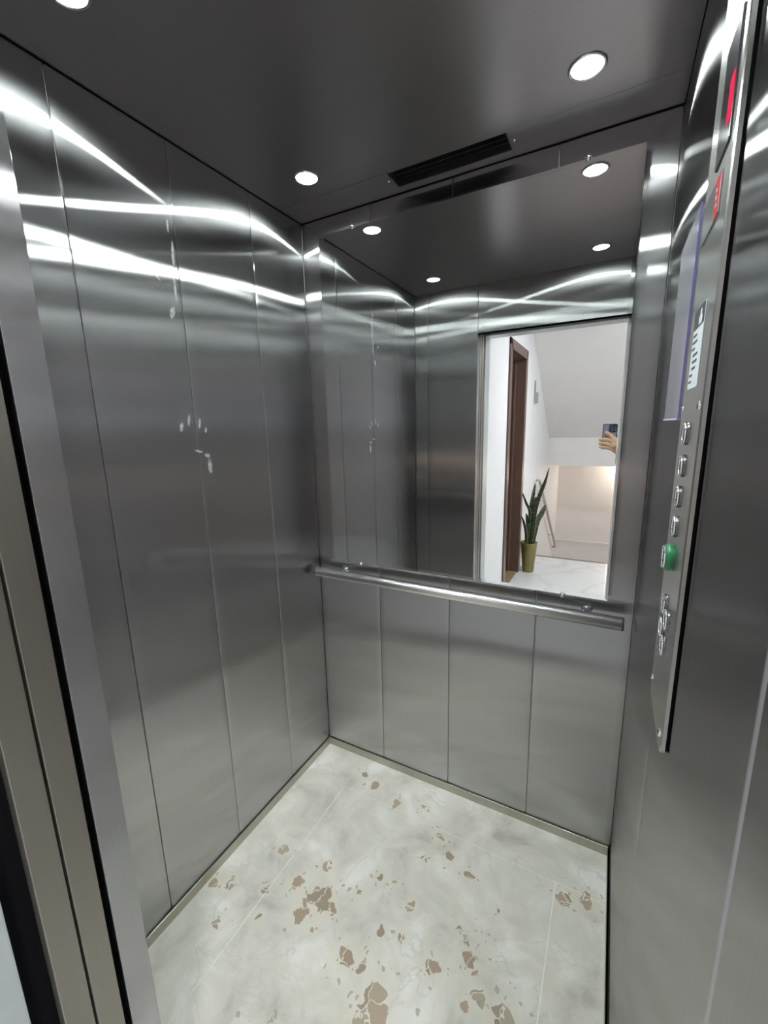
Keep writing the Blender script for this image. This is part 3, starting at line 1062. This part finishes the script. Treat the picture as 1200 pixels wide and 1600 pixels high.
cmod = part('camera_module', bm, PHB, ph, bevel=.001)
for lx, lz in ((-.037, -.014), (-.037, -.037), (-.016, -.026), (-.016, -.042)):
    bm = bmesh.new()
    lathe(bm, [(.0088, 0), (.0088, .0012), (.0068, .0016), (.0066, .0004)], (QX1 + lx, QB + .003, QZ1 + lz), (0, 1, 0), 20)
    lathe(bm, [(.0066, .0005), (0, .0008)], (QX1 + lx, QB + .003, QZ1 + lz), (0, 1, 0), 20, mi=1)
    bmesh.ops.translate(bm, verts=bm.verts, vec=-Vector(ph.location))
    link('lens', bm, [LENSM, LENSG], cmod)

def skin_mat():
    m, nt, b = mat('skin')
    geo = N(nt, 'ShaderNodeNewGeometry')
    no = N(nt, 'ShaderNodeTexNoise')
    no.inputs['Scale'].default_value = 60
    no.inputs['Detail'].default_value = 4
    L(nt, geo.outputs['Position'], no.inputs['Vector'])
    r = ramp(nt, [(.3, (.44, .26, .16)), (.7, (.54, .34, .22))])
    L(nt, no.outputs['Fac'], r.inputs[0])
    L(nt, r.outputs[0], b.inputs['Base Color'])
    b.inputs['Roughness'].default_value = .5
    b.inputs['Subsurface Weight'].default_value = .1
    b.inputs['Subsurface Radius'].default_value = (.01, .004, .002)
    return m
SKIN = skin_mat()
def hand():
    yf = QB + .0145                        # finger axis, lying on the phone's back
    # joints: (position, radius, parent)
    J = [((1.330, -1.690, 1.180), .044, -1),       # 0 elbow side
         ((1.225, -1.560, 1.245), .040, 0),        # 1 mid forearm
         ((1.142, -1.452, 1.302), .031, 1),        # 2 wrist
         ((1.112, QB + .026, 1.326), .030, 2),     # 3 heel of the hand
         ((1.098, QB + .026, 1.346), .028, 3)]     # 4 back of the hand
    def chain(start, pts):
        par = start
        for p, r in pts:
            J.append((p, r, par))
            par = len(J) - 1
    # index stretched slantwise over the back; the others wrap round the far edge
    chain(4, [((1.092, QB + .022, 1.374), .0160), ((1.076, yf + .003, 1.392), .0135), ((1.060, yf + .001, 1.404), .0120), ((1.040, yf - .002, 1.417), .0100)])
    chain(4, [((1.082, QB + .022, 1.362), .0165), ((1.060, yf + .004, 1.370), .0140), ((1.040, yf + .001, 1.373), .0125), ((1.020, yf - .004, 1.373), .0108), ((1.0150, QB - .003, 1.372), .0090)])
    chain(4, [((1.080, QB + .022, 1.342), .0165), ((1.060, yf + .004, 1.348), .0140), ((1.040, yf + .001, 1.351), .0125), ((1.020, yf - .004, 1.351), .0105), ((1.0150, QB - .003, 1.350), .0088)])
    chain(3, [((1.084, QB + .022, 1.322), .0160), ((1.064, yf + .003, 1.326), .0132), ((1.045, yf, 1.329), .0115), ((1.026, yf - .004, 1.330), .0095), ((1.0165, QB - .002, 1.329), .0080)])
    # thumb round the near edge, on the screen side
    chain(3, [((1.128, QB + .006, 1.345), .0150), ((1.126, QB - .012, 1.372), .0120), ((1.110, QB - .0210, 1.392), .0100), ((1.090, QB - .0190, 1.406), .0082)])
    me = bpy.data.meshes.new('person')
    base = Vector(J[0][0])
    me.from_pydata([Vector(p) - base for p, _, _ in J], [(i, p) for i, (_, _, p) in enumerate(J) if p >= 0], [])
    o = bpy.data.objects.new('person', me)
    o.location = base
    COL.objects.link(o)
    sk = o.modifiers.new('skin', 'SKIN')
    lay = me.skin_vertices[0].data if me.skin_vertices else None
    if lay is None:
        bpy.context.view_layer.objects.active = o
        bpy.ops.mesh.customdata_skin_add()
        lay = me.skin_vertices[0].data
    for i, (_, r, _) in enumerate(J):
        lay[i].radius = (r, r)
        lay[i].use_root = (i == 0)
    sk.use_smooth_shade = True
    ss = o.modifiers.new('sub', 'SUBSURF')
    ss.levels = 2
    ss.render_levels = 2
    me.materials.append(SKIN)
    return tag(o, 'person, only a bare hand and wrist visible, holding up the phone in the mirror', 'person')
hand()
